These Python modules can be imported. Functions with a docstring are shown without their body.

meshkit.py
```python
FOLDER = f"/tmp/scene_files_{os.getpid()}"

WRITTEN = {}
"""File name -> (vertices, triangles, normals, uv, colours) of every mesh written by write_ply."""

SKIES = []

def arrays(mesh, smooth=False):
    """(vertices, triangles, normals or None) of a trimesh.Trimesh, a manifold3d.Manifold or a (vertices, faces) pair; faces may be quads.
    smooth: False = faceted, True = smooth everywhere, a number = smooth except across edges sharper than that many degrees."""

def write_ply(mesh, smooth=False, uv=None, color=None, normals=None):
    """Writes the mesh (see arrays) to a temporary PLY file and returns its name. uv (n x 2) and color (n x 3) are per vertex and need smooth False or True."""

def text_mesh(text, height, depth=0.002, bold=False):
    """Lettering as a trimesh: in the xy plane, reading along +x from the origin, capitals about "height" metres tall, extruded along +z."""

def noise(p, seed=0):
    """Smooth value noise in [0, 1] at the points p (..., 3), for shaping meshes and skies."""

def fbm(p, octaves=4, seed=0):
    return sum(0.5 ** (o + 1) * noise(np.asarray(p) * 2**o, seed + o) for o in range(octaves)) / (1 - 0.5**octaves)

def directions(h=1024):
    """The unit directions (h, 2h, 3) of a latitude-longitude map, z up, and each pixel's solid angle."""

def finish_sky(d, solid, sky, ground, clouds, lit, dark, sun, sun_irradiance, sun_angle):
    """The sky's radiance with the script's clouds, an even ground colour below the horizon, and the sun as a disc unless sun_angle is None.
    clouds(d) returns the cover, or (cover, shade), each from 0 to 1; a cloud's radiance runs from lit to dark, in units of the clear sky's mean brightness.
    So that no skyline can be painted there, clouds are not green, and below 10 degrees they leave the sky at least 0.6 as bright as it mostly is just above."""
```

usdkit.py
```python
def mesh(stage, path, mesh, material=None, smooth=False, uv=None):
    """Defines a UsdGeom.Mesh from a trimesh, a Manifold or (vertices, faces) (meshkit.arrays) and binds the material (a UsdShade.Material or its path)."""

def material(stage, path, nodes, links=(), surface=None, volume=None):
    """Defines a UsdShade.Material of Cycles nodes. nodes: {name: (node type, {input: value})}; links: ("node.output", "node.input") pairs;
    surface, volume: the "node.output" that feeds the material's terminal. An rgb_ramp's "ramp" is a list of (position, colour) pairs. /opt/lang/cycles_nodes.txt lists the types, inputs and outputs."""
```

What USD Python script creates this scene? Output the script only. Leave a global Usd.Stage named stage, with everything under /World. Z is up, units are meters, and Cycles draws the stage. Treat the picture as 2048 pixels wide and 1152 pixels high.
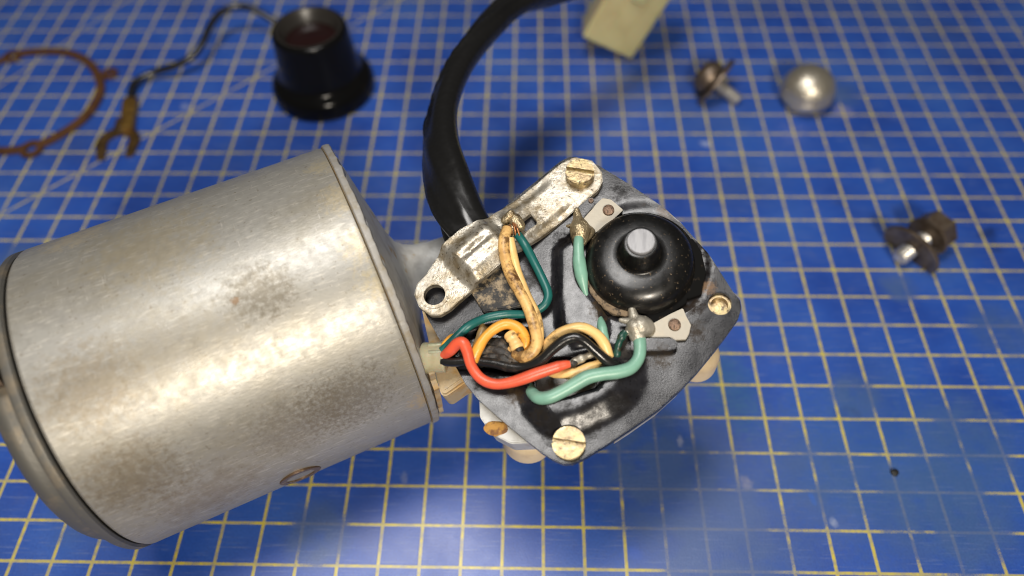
import math, random
import numpy as np, trimesh, manifold3d, shapely
from shapely.geometry import Polygon, LineString, Point
from shapely.ops import unary_union
import usdkit, meshkit
from pxr import Usd, UsdGeom, UsdLux, UsdShade, Gf, Sdf, Vt

random.seed(7); rng = np.random.default_rng(7)
stage = Usd.Stage.CreateInMemory()
UsdGeom.SetStageUpAxis(stage, 'Z'); UsdGeom.SetStageMetersPerUnit(stage, 1.0)
UsdGeom.Xform.Define(stage, '/World'); UsdGeom.Scope.Define(stage, '/World/Looks')
S = 0.001                                    # lengths below are in millimetres

# ------------------------------------------------------------------ camera
FPX = 1462.4                                 # focal length in pixels of the 2048 px wide photograph
CAM = np.array([36.0, -45.6, 183.0])
RM = np.array([[0.99972313, -0.0063479, 0.0226578], [0.01818896, 0.81936023, -0.57299038], [-0.01492762, 0.57324386, 0.81924883]])
EXPOSURE, FSTOP, FOCUS = -0.05, 7.2, 0.156
cam = UsdGeom.Camera.Define(stage, '/World/camera')
m4 = np.eye(4); m4[:3, :3] = RM.T; m4[3, :3] = CAM * S
cam.AddTransformOp().Set(Gf.Matrix4d(*m4.ravel().tolist()))
cam.CreateHorizontalApertureAttr(36.0); cam.CreateVerticalApertureAttr(20.25)
cam.CreateFocalLengthAttr(36.0 * FPX / 2048); cam.CreateFStopAttr(FSTOP); cam.CreateFocusDistanceAttr(FOCUS)
cam.CreateClippingRangeAttr(Gf.Vec2f(0.005, 100)); cam.CreateExposureAttr(EXPOSURE)

# ------------------------------------------------------------------ lamps
def look_at(pos, target):
    z = np.array(pos, float) - np.array(target, float); z /= np.linalg.norm(z)
    x = np.cross([0, 0, 1.0], z); x /= np.linalg.norm(x); y = np.cross(z, x)
    m = np.eye(4); m[0, :3], m[1, :3], m[2, :3], m[3, :3] = x, y, z, np.array(pos) * S
    return Gf.Matrix4d(*m.ravel().tolist())
def rect_lamp(name, pos, target, w, h, power, color):
    l = UsdLux.RectLight.Define(stage, '/World/' + name)
    l.AddTransformOp().Set(look_at(pos, target)); l.CreateWidthAttr(w * S); l.CreateHeightAttr(h * S)
    l.CreateIntensityAttr(power); l.CreateColorAttr(Gf.Vec3f(*color))
def disk_lamp(name, pos, target, r, power, color):
    l = UsdLux.DiskLight.Define(stage, '/World/' + name)
    l.AddTransformOp().Set(look_at(pos, target)); l.CreateRadiusAttr(r * S)
    l.CreateIntensityAttr(power); l.CreateColorAttr(Gf.Vec3f(*color))
rect_lamp('desk_lamp_light', (-22, 66, 450), (0, 50, 0), 230, 96, 22.0, (1.0, 0.97, 0.94))
disk_lamp('bench_lamp_light', (140, -475, 455), (40, 60, 20), 62, 128.0, (1.0, 0.90, 0.76))
dome = UsdLux.DomeLight.Define(stage, '/World/room_light')
usdkit.material(stage, '/World/Looks/room', {'b': ('background_shader', {'color': (1.0, 0.96, 0.92), 'strength': 0.032})}, surface='b.background')
UsdShade.MaterialBindingAPI.Apply(dome.GetPrim()).Bind(UsdShade.Material.Get(stage, '/World/Looks/room'))

# ------------------------------------------------------------------ measuring: photo pixel -> place in the scene
def ray(x, y):
    d = RM @ np.array([(x - 1024) / FPX, -(y - 576) / FPX, -1]); return d / np.linalg.norm(d)
def at(x, y, z=0.0):
    d = ray(x, y); return CAM + d * (z - CAM[2]) / d[2]
# the plane of the gearbox cover: z = Z0 + SA (x-46) + SB (y-42)
Z0, SA, SB = 57.0, 0.1103, 0.2213
NRM = np.array([-SA, -SB, 1.0]); NRM /= np.linalg.norm(NRM)
PO = np.array([46.0, 42.0, Z0])
def onplane(x, y, h=0.0):
    d = ray(x, y); o = PO + NRM * h
    return CAM + d * np.dot(o - CAM, NRM) / np.dot(d, NRM)
E1 = onplane(1440, 606) - onplane(872, 596); E1 /= np.linalg.norm(E1); E2 = np.cross(NRM, E1)
PM = np.eye(4); PM[:3, 0], PM[:3, 1], PM[:3, 2], PM[:3, 3] = E1, E2, NRM, PO
PMI = np.linalg.inv(PM)
def pl(x, y, h=0.0):                          # pixel -> (a, b) on the cover at height h above it
    p = PMI @ np.append(onplane(x, y, h), 1); return p[:2]
def pl3(x, y, h=0.0): return np.append(pl(x, y, h), h)
# the motor can: axis from its right end backwards
R0, AZ, EL, LEN = 35.0, 0.452, 0.03, 65.7
AX0 = np.array([-0.85, 55.5, 38.5])
AD = np.array([math.cos(AZ) * math.cos(EL), math.sin(AZ) * math.cos(EL), math.sin(EL)])
AU = np.cross(AD, np.cross([0, 0, 1.0], AD)); AU /= np.linalg.norm(AU); AS = np.cross(AD, AU)   # up, side
MM = np.eye(4); MM[:3, 0], MM[:3, 1], MM[:3, 2], MM[:3, 3] = np.cross(AU, AD), AU, AD, AX0       # local z runs along the axis
MMI = np.linalg.inv(MM)

# ------------------------------------------------------------------ scene helpers
used = {}
def numbered(path):
    n = used.get(path, 0); used[path] = n + 1
    return path if n == 0 else f'{path}_{n:03d}'
def meta(p, label=None, cat=None, group=None, kind=None):
    for k, v in (('label', label), ('category', cat), ('group', group), ('kind', kind)):
        if v: p.SetCustomDataByKey(k, v)
def thing(name, label, cat, loc=(0, 0, 0), group=None):
    x = UsdGeom.Xform.Define(stage, numbered('/World/' + name)); x.AddTranslateOp().Set(Gf.Vec3d(*[float(c) * S for c in loc]))
    meta(x.GetPrim(), label, cat, group); ORIGIN[str(x.GetPath())] = np.array(loc, float)
    return str(x.GetPath())
ORIGIN = {}
def obj(name, mesh, mat, parent='/World', M=None, smooth=35, label=None, frame=None):
    """mesh in mm; M places it in the world; frame: matrix whose inverse gives the 'loc' primvar (mm)"""
    v, f, n = meshkit.arrays(mesh, smooth)
    L = np.array(v, float)
    if M is not None:
        v = v @ M[:3, :3].T + M[:3, 3]
        if n is not None: n = n @ M[:3, :3].T
    if frame is not None:
        fi = np.linalg.inv(frame); L = v @ fi[:3, :3].T + fi[:3, 3]
    root = '/'.join(parent.split('/')[:3]); o = ORIGIN.get(root, np.zeros(3))
    path = numbered(parent + '/' + name)
    g = UsdGeom.Mesh.Define(stage, path)
    g.CreatePointsAttr(Vt.Vec3fArray.FromNumpy(((v - o) * S).astype(np.float32)))
    g.CreateFaceVertexCountsAttr(Vt.IntArray.FromNumpy(np.full(len(f), 3, np.int32)))
    g.CreateFaceVertexIndicesAttr(Vt.IntArray.FromNumpy(f.astype(np.int32).ravel()))
    g.CreateSubdivisionSchemeAttr('none')
    if n is not None:
        g.CreateNormalsAttr(Vt.Vec3fArray.FromNumpy(n.astype(np.float32))); g.SetNormalsInterpolation('vertex')
    UsdGeom.PrimvarsAPI(g).CreatePrimvar('loc', Sdf.ValueTypeNames.Float3Array, 'vertex').Set(Vt.Vec3fArray.FromNumpy(L.astype(np.float32)))
    UsdShade.MaterialBindingAPI.Apply(g.GetPrim()).Bind(mat)
    if label: meta(g.GetPrim(), label)
    return path
def prim(path): return stage.GetPrimAtPath(path)

# ------------------------------------------------------------------ shapes
Mf, CS = manifold3d.Manifold, manifold3d.CrossSection
def man(poly, h0, h1, chamfer=0.0, refine=0.0, steps=3):
    """polygon (shapely) extruded from h0 to h1, its top edge rounded"""
    def cs(p):
        rings = []
        for g in getattr(p, 'geoms', [p]):
            if g.is_empty: continue
            rings.append(np.array(g.exterior.coords)[:-1]); rings += [np.array(r.coords)[:-1] for r in g.interiors]
        return CS(rings, manifold3d.FillRule.EvenOdd)
    parts = []
    if chamfer > 0:
        parts.append(cs(poly).extrude(h1 - h0 - chamfer).translate((0, 0, h0)))
        for k in range(steps):
            a0 = math.pi / 2 * k / steps; a1 = math.pi / 2 * (k + 1) / steps
            i0 = chamfer * (1 - math.cos(a0)); z1 = h1 - chamfer + chamfer * math.sin(a1); z0 = h1 - chamfer + chamfer * math.sin(a0)
            im = chamfer * (1 - math.cos((a0 + a1) / 2))
            parts.append(cs(poly.buffer(-im)).extrude(z1 - z0 + 0.02).translate((0, 0, z0 - 0.02)))
        r = parts[0]
        for p in parts[1:]: r = r + p
    else:
        r = cs(poly).extrude(h1 - h0).translate((0, 0, h0))
    return r.refine_to_length(refine) if refine else r
def tm(m):
    q = m.to_mesh(); return trimesh.Trimesh(np.array(q.vert_properties[:, :3]), np.array(q.tri_verts), process=False)
def rounded(pts, r=0.6):
    return Polygon(pts).buffer(-r).buffer(2 * r, quad_segs=6).buffer(-r, quad_segs=6)
def plpoly(px, h=0.0, r=0.5):
    return rounded([pl(x, y, h) for x, y in px], r)
def spline(P, n=80):
    """Catmull-Rom through the rows of P (any width)"""
    P = np.array(P, float); Q = np.vstack([2 * P[0] - P[1], P, 2 * P[-1] - P[-2]])
    d = np.concatenate([[0], np.cumsum(np.linalg.norm(np.diff(P[:, :3], axis=0), axis=1))])
    out = []
    for s in np.linspace(0, d[-1], n):
        k = min(max(np.searchsorted(d, s, 'right') - 1, 0), len(P) - 2); t = (s - d[k]) / max(d[k + 1] - d[k], 1e-9)
        a, b, c, e = Q[k], Q[k + 1], Q[k + 2], Q[k + 3]
        out.append(0.5 * (2 * b + (c - a) * t + (2 * a - 5 * b + 4 * c - e) * t * t + (3 * b - 3 * c + e - a) * t ** 3))
    return np.array(out)
def sweep(path, section, up=(0, 0, 1), cap=True):
    """path (n,3); section(i, s) -> (k,2) outline in the (side, up) frame"""
    path = np.array(path, float); n = len(path); T = np.gradient(path, axis=0); T /= np.linalg.norm(T, axis=1, keepdims=True)
    U = np.array(up, float) - T[0] * np.dot(up, T[0]); U /= np.linalg.norm(U); V, F = [], []
    for i in range(n):
        U = U - T[i] * np.dot(U, T[i]); U /= np.linalg.norm(U); W = np.cross(T[i], U)
        sec = section(i, i / (n - 1)); k = len(sec)
        V.append(path[i] + sec[:, :1] * W + sec[:, 1:] * U)
    V = np.vstack(V)
    for i in range(n - 1):
        for j in range(k):
            a, b = i * k + j, i * k + (j + 1) % k
            F += [[a, b, b + k], [a, b + k, a + k]]
    if cap:
        c0 = len(V); V = np.vstack([V, path[:1], path[-1:]])
        for j in range(k):
            F += [[c0, (j + 1) % k, j], [c0 + 1, (n - 1) * k + j, (n - 1) * k + (j + 1) % k]]
    t = trimesh.Trimesh(V, F, process=False)
    if t.volume < 0: t.invert()
    return t
ANG = np.linspace(0, 2 * np.pi, 20, endpoint=False)
def wire_mesh(P, r, n=70, taper=(0.85, 1.0), flat=1.0, lump=0.05, seed=0, ends=(1.0, 1.0), tail=0.06):
    P = spline(P, n)
    ph = seed * 1.7
    def sec(i, s):
        q = r * (1 + lump * math.sin(s * 23 + ph) * 0.6 + lump * math.sin(s * 9 + ph * 2))
        if s < tail: q *= ends[0] + (1 - ends[0]) * s / tail
        if s > 1 - tail: q *= ends[1] + (1 - ends[1]) * (1 - s) / tail
        return np.stack([np.cos(ANG) * q, np.sin(ANG) * q * flat], 1)
    return sweep(P, sec)
def plwire(px, r, **k):                       # px: (x, y, h)
    return wire_mesh([pl3(x, y, h) for x, y, h in px], r, **k)
def lathe(profile, n=64):
    """profile of (r, z), bottom to top"""
    p = np.array(profile, float); a = np.linspace(0, 2 * np.pi, n, endpoint=False); V, F, k = [], [], len(p)
    for t in a: V.append(np.stack([p[:, 0] * np.cos(t), p[:, 0] * np.sin(t), p[:, 1]], 1))
    V = np.vstack(V)
    for i in range(n):
        for j in range(k - 1):
            q0, q1, q2, q3 = i * k + j, ((i + 1) % n) * k + j, ((i + 1) % n) * k + j + 1, i * k + j + 1
            if p[j, 0] > 1e-9: F.append([q0, q1, q2 if p[j + 1, 0] > 1e-9 else q3])
            if p[j + 1, 0] > 1e-9: F.append([q0, q2, q3])
    t = trimesh.Trimesh(V, F, process=True); t.fix_normals()
    return t
def bump_mesh(t, amp, freq, seed=0):
    v = np.array(t.vertices); n = np.array(t.vertex_normals)
    t = t.copy(); t.vertices = v + n * ((meshkit.fbm(v * freq, 3, seed) - 0.5) * 2 * amp)[:, None]; return t
def move(t, p): t = t.copy(); t.apply_translation(p); return t
def frame_z(o, z, up=(0, 0, 1)):
    z = np.array(z, float); z /= np.linalg.norm(z); x = np.cross(up, z)
    x = x / np.linalg.norm(x) if np.linalg.norm(x) > 1e-6 else np.array([1.0, 0, 0]); M = np.eye(4)
    M[:3, 0], M[:3, 1], M[:3, 2], M[:3, 3] = x, np.cross(z, x), z, o; return M
def sstep(x, a, b):
    t = np.clip((x - a) / (b - a), 0, 1); return t * t * (3 - 2 * t)
def inside(poly, P):                          # signed distance, positive inside
    g = shapely.points(P[:, 0], P[:, 1]); return np.where(shapely.contains(poly, g), 1, -1) * shapely.distance(poly.exterior, g)

# ------------------------------------------------------------------ materials
def mat(name, base, rough=0.5, metal=0.0, spots=(), grain=None, bump=None, spec=0.5, rough_noise=0.0, coat=0.0, extra=None, places=(), dull=False):
    """spots: (colour, noise scale per mm, low, high, strength[, stretch (x,y,z), detail]) laid over the base one after another"""
    N = {'a': ('attribute', {'attribute': 'loc'}), 'p': ('principled_bsdf', {'roughness': rough, 'metallic': metal, 'base_color': base, 'specular_ior_level': spec, 'coat_weight': coat, **(extra or {})})}
    L = []; last = None
    N['c'] = ('color', {'value': base}); last = 'c.color'
    for i, s in enumerate(spots):
        col, sc, lo, hi, st = s[:5]; stretch = s[5] if len(s) > 5 else (1, 1, 1); det = s[6] if len(s) > 6 else 4
        N[f'm{i}'] = ('mapping', {'scale': tuple(stretch), 'location': (i * 3.7 + 1, i * 5.1, i * 2.3)})
        N[f'n{i}'] = ('noise_texture', {'scale': sc, 'detail': det, 'roughness': 0.6})
        N[f'r{i}'] = ('map_range', {'from_min': lo, 'from_max': hi, 'to_min': 0.0, 'to_max': st, 'clamp': True})
        N[f'x{i}'] = ('mix_color', {'blend_type': 'mix', 'b': col})
        L += [('a.vector', f'm{i}.vector'), (f'm{i}.vector', f'n{i}.vector'), (f'n{i}.fac', f'r{i}.value'), (f'r{i}.result', f'x{i}.fac'), (last, f'x{i}.a')]
        last = f'x{i}.result'
    for i, (ctr, rad, col, st, nsc) in enumerate(places):      # stains and painted-on shade of their own shape: centre, radii (mm, in the thing's own frame), colour, strength, noise scale
        N[f'k{i}m'] = ('mapping', {'mapping_type': 'texture', 'location': tuple(ctr), 'scale': tuple(rad)})
        N[f'k{i}l'] = ('math', {'math_type': 'multiply', 'value2': 1.0}); N[f'k{i}v'] = ('separate_xyz', {})
        L.append(('a.vector', f'k{i}m.vector')); L.append((f'k{i}m.vector', f'k{i}v.vector'))
        N[f'k{i}x'] = ('math', {'math_type': 'multiply'}); N[f'k{i}y'] = ('math', {'math_type': 'multiply_add'}); N[f'k{i}z'] = ('math', {'math_type': 'multiply_add'})
        L += [(f'k{i}v.x', f'k{i}x.value1'), (f'k{i}v.x', f'k{i}x.value2'), (f'k{i}v.y', f'k{i}y.value1'), (f'k{i}v.y', f'k{i}y.value2'), (f'k{i}x.value', f'k{i}y.value3'), (f'k{i}v.z', f'k{i}z.value1'), (f'k{i}v.z', f'k{i}z.value2'), (f'k{i}y.value', f'k{i}z.value3')]
        del N[f'k{i}l']
        N[f'k{i}n'] = ('noise_texture', {'scale': nsc, 'detail': 6, 'roughness': 0.75}); L.append(('a.vector', f'k{i}n.vector'))
        N[f'k{i}q'] = ('math', {'math_type': 'multiply_add', 'value2': 5.0, 'value3': -2.5}); L.append((f'k{i}n.fac', f'k{i}q.value1'))
        N[f'k{i}w'] = ('math', {'math_type': 'add'}); L += [(f'k{i}q.value', f'k{i}w.value1'), (f'k{i}z.value', f'k{i}w.value2')]
        N[f'k{i}r'] = ('map_range', {'from_min': 1.0, 'from_max': -0.1, 'to_min': 0.0, 'to_max': st, 'clamp': True}); L.append((f'k{i}w.value', f'k{i}r.value'))
        N[f'k{i}c'] = ('mix_color', {'blend_type': 'mix', 'b': col}); L += [(f'k{i}r.result', f'k{i}c.fac'), (last, f'k{i}c.a')]; last = f'k{i}c.result'
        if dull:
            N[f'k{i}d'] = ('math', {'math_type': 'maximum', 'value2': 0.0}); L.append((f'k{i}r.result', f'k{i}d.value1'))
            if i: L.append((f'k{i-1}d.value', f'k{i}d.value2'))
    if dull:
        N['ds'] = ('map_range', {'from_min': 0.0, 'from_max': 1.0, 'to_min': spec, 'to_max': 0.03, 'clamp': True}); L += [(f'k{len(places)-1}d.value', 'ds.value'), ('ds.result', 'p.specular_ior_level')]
    L.append((last, 'p.base_color'))
    if rough_noise:
        N['rn'] = ('noise_texture', {'scale': 0.6, 'detail': 4}); N['rr'] = ('map_range', {'from_min': .3, 'from_max': .7, 'to_min': rough - rough_noise, 'to_max': rough + rough_noise, 'clamp': True})
        L += [('a.vector', 'rn.vector'), ('rn.fac', 'rr.value'), ('rr.result', 'p.roughness')]
    if bump:
        sc, dist = bump[:2]; st = bump[2] if len(bump) > 2 else (1, 1, 1)
        N['bm'] = ('mapping', {'scale': tuple(st)}); N['bn'] = ('noise_texture', {'scale': sc, 'detail': 5, 'roughness': 0.65})
        N['bb'] = ('bump', {'strength': 1.0, 'distance': dist * S})
        L += [('a.vector', 'bm.vector'), ('bm.vector', 'bn.vector'), ('bn.fac', 'bb.height'), ('bb.normal', 'p.normal')]
    return usdkit.material(stage, '/World/Looks/' + name, N, L, surface='p.BSDF')

DIRT = (0.20, 0.13, 0.06)
def on_can(x, y):                             # pixel -> point on the can, in the can's own frame
    v = ray(x, y); w = CAM - AX0; a_ = v - AD * np.dot(v, AD); b_ = w - AD * np.dot(w, AD)
    A2, B2, C2 = a_ @ a_, 2 * a_ @ b_, b_ @ b_ - R0 ** 2
    t = (-B2 - math.sqrt(max(B2 * B2 - 4 * A2 * C2, 0))) / (2 * A2); return (MMI @ np.append(CAM + v * t, 1))[:3]
STAIN = [((150, 960, 0), 0)] and [(265, 955, 9, (0.15, 0.11, 0.06), .55, .8), (180, 770, 9, (0.20, 0.15, 0.08), .5, .7), (520, 585, 6.5, (0.13, 0.11, 0.075), .75, .8), (300, 490, 12, (0.30, 0.26, 0.18), .6, .5),
         (150, 475, 6, (0.42, 0.36, 0.25), .7, .8), (700, 800, 9, (0.12, 0.095, 0.06), .6, 1.3), (600, 850, 9, (0.15, 0.12, 0.08), .5, 1.3), (470, 602, 0.8, (0.16, 0.09, 0.04), .8, .8), (330, 700, 12, (0.28, 0.25, 0.19), .5, .4),
         (690, 390, 5, (0.42, 0.355, 0.23), .65, .8), (735, 490, 5, (0.42, 0.355, 0.23), .65, .8), (770, 560, 5, (0.40, 0.34, 0.21), .6, .8), (650, 330, 4, (0.42, 0.36, 0.23), .6, .8), (845, 800, 3, (0.45, 0.33, 0.16), .8, .5), (420, 990, 10, (0.16, 0.12, 0.07), .5, .4), (830, 720, 4, (0.36, 0.31, 0.2), .5, .6)]
M_zinc = mat('aged_zinc', (0.30, 0.292, 0.265), 0.43, 0.42, [((0.25, 0.225, 0.17), 0.05, 0.42, 0.68, 0.7), ((0.28, 0.27, 0.25), 0.7, 0.45, 0.7, 0.65, (1, 1, .25), 6), ((0.52, 0.49, 0.43), 2.2, 0.55, 0.7, 0.5, (1, 1, .15)), ((0.15, 0.12, 0.08), 1.3, 0.62, 0.70, 0.6), ((0.50, 0.47, 0.42), 1.6, 0.66, 0.70, 0.5, (.12, 1, 1.6)), ((0.16, 0.15, 0.13), 2.0, 0.65, 0.69, 0.45, (1.2, .5, .1))], bump=(2.0, 0.03, (1, 1, .5)), rough_noise=0.07,
             places=[(on_can(x, y), (r, r, r * 1.2), c, st, ns) for x, y, r, c, st, ns in STAIN])
M_cap = mat('grey_steel', (0.15, 0.145, 0.13), 0.5, 0.6, [((0.30, 0.24, 0.16), 0.2, 0.5, 0.7, 0.6)], bump=(1.0, 0.04))
M_cast = mat('cast_alloy', (0.50, 0.50, 0.48), 0.55, 0.35, [((0.36, 0.35, 0.33), 0.25, 0.45, 0.65, 0.7), ((0.42, 0.28, 0.10), 0.16, 0.60, 0.68, 0.8)], bump=(0.8, 0.08))
M_cover = mat('black_cover', (0.009, 0.009, 0.011), 0.235, 0.0, [((0.022, 0.022, 0.026), 0.15, 0.42, 0.66, 0.7), ((0.11, 0.10, 0.09), 2.2, 0.64, 0.74, 0.6, (1, 1, 1), 5), ((0.002, 0.002, 0.002), 1.9, 0.62, 0.66, 1.0), ((0.12, 0.085, 0.05), 0.22, 0.66, 0.76, 0.4)], bump=(3.0, 0.018), rough_noise=0.05, spec=0.44, dull=True,  # places mix dirt with shade painted in below the key and over the hood
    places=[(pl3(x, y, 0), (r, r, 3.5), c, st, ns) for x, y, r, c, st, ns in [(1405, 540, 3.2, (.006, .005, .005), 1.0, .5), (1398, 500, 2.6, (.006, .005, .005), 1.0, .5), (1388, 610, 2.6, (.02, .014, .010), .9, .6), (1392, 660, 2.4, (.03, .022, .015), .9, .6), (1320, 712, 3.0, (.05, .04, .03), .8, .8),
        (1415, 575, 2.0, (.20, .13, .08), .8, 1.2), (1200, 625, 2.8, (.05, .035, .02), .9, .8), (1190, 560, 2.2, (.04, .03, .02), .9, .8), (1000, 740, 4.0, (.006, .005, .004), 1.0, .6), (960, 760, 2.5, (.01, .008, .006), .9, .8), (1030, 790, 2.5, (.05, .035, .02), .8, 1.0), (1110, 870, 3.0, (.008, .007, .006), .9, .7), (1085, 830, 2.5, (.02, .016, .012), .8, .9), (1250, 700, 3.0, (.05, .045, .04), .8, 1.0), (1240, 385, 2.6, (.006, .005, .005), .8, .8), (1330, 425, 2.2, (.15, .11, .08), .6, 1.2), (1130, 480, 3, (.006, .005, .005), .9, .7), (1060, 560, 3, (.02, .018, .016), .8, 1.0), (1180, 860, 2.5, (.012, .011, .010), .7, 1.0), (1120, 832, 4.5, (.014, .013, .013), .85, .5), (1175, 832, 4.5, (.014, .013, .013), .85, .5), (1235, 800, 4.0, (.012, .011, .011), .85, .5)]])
M_clamp = mat('plated_steel', (0.42, 0.39, 0.33), 0.36, 0.6, [((0.24, 0.19, 0.115), 0.20, 0.42, 0.60, 0.9), ((0.55, 0.52, 0.45), 0.7, 0.52, 0.66, 0.6), ((0.16, 0.12, 0.07), 0.5, 0.56, 0.68, 0.8), ((0.04, 0.03, 0.02), 1.6, 0.60, 0.68, 0.85)], bump=(1.2, 0.08), rough_noise=0.1)
M_brass = mat('old_brass', (0.46, 0.37, 0.19), 0.38, 0.7, [((0.34, 0.25, 0.15), 0.35, 0.42, 0.60, 0.9), ((0.60, 0.52, 0.36), 0.8, 0.55, 0.68, 0.7), ((0.07, 0.05, 0.035), 0.9, 0.56, 0.66, 0.9)], bump=(1.5, 0.10))
M_bake = mat('black_bakelite', (0.005, 0.005, 0.005), 0.31, 0.0, [((0.03, 0.027, 0.025), 0.25, 0.55, 0.75, 0.4), ((0.25, 0.18, 0.11), 1.7, 0.64, 0.70, 0.8)], bump=(1.5, 0.012), rough_noise=0.05)
M_rubber = mat('black_rubber', (0.008, 0.008, 0.008), 0.24, 0.0, [((0.05, 0.048, 0.045), 1.5, 0.66, 0.78, 0.5, (1, 1, 1), 5)], bump=(0.5, 0.006), rough_noise=0.05)
M_sheath = mat('dirty_rubber', (0.018, 0.017, 0.016), 0.6, 0.0, [((0.30, 0.23, 0.14), 0.5, 0.47, 0.60, 0.85), ((0.02, 0.02, 0.02), 1.0, 0.52, 0.62, 0.8)], bump=(1.5, 0.12))
M_shaft = mat('turned_steel', (0.25, 0.25, 0.26), 0.45, 0.3, [((0.14, 0.14, 0.15), 1.2, 0.45, 0.65, 0.7, (1, .16, 1))], bump=(2.0, 0.03, (1, .15, 1)))
M_tab = mat('tinned_tab', (0.35, 0.32, 0.26), 0.5, 0.35, [((0.40, 0.34, 0.25), 0.3, 0.5, 0.7, 0.6)], bump=(1.0, 0.03))
M_rivet = mat('copper_rivet', (0.26, 0.17, 0.12), 0.5, 0.6, [((0.05, 0.04, 0.03), 2.0, 0.5, 0.62, 0.9), ((0.5, 0.36, 0.25), 1.6, 0.6, 0.7, 0.7)], bump=(2.5, 0.2))
M_solder_gold = mat('flux_solder', (0.42, 0.34, 0.21), 0.28, 0.7, [((0.16, 0.11, 0.06), 0.7, 0.52, 0.66, 0.8)], bump=(1.2, 0.25))
M_solder = mat('grey_solder', (0.46, 0.43, 0.36), 0.42, 0.55, [((0.30, 0.26, 0.20), 0.6, 0.5, 0.66, 0.7)], bump=(1.0, 0.2))
M_dirt = mat('packed_dirt', (0.22, 0.16, 0.10), 0.9, 0.0, [((0.05, 0.04, 0.03), 0.9, 0.5, 0.62, 0.9)], bump=(2.0, 0.4))
def wiremat(name, base, dirt=0.6, rough=0.38, dark=0.55): return mat(name, base, rough, 0.0, [(tuple(c * 0.6 for c in base), 0.25, 0.48, 0.7, 0.5), ((0.06, 0.035, 0.015), 0.28, dark, dark + 0.08, dirt, (1, 1, 1), 5)], bump=(1.5, 0.03))
M_teal = wiremat('teal_insulation', (0.009, 0.105, 0.095), 0.6, dark=.62)
M_mint = wiremat('mint_insulation', (0.19, 0.38, 0.29), 0.4, dark=.68)
M_red = wiremat('red_insulation', (0.74, 0.105, 0.048), 0.45, dark=.70)
M_amber = wiremat('amber_insulation', (0.80, 0.36, 0.05), 0.8, dark=.62)
M_cream = wiremat('cream_insulation', (0.80, 0.52, 0.20), 0.85, dark=.60)
M_stained = mat('stained_cream_insulation', (0.74, 0.46, 0.17), 0.42, 0.0, [((0.40, 0.22, 0.07), 0.30, 0.46, 0.64, 0.7), ((0.10, 0.045, 0.015), 0.22, 0.56, 0.64, 0.9, (1, 1, 1), 6), ((0.03, 0.02, 0.012), 1.6, 0.64, 0.70, 0.8)], bump=(1.2, 0.06),
    places=[(pl3(1042, 555, 4.8), (4.2, 4.2, 4.2), (0.09, 0.04, 0.012), 1.0, .7), (pl3(1012, 470, 4.8), (3.4, 3.4, 3.4), (0.16, 0.07, 0.02), 1.0, .7), (pl3(1040, 712, 2.5), (3.4, 3.4, 3.4), (0.12, 0.06, 0.02), .9, .8)])
M_tan = wiremat('tan_insulation', (0.34, 0.22, 0.09), 0.6)
M_blackwire = mat('black_insulation', (0.012, 0.012, 0.012), 0.24, 0.0, [((0.06, 0.05, 0.04), 0.6, 0.55, 0.75, 0.6)], bump=(1.2, 0.03))
M_charred = mat('charred_insulation', (0.02, 0.018, 0.016), 0.55, 0.0, [((0.12, 0.09, 0.06), 0.7, 0.5, 0.66, 0.7)], bump=(1.0, 0.2))
M_darkgreen = wiremat('dark_green_insulation', (0.01, 0.055, 0.04), 0.6)
M_copper = mat('frayed_copper', (0.50, 0.22, 0.09), 0.4, 0.7, [((0.10, 0.05, 0.03), 1.0, 0.5, 0.65, 0.7)])
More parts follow.
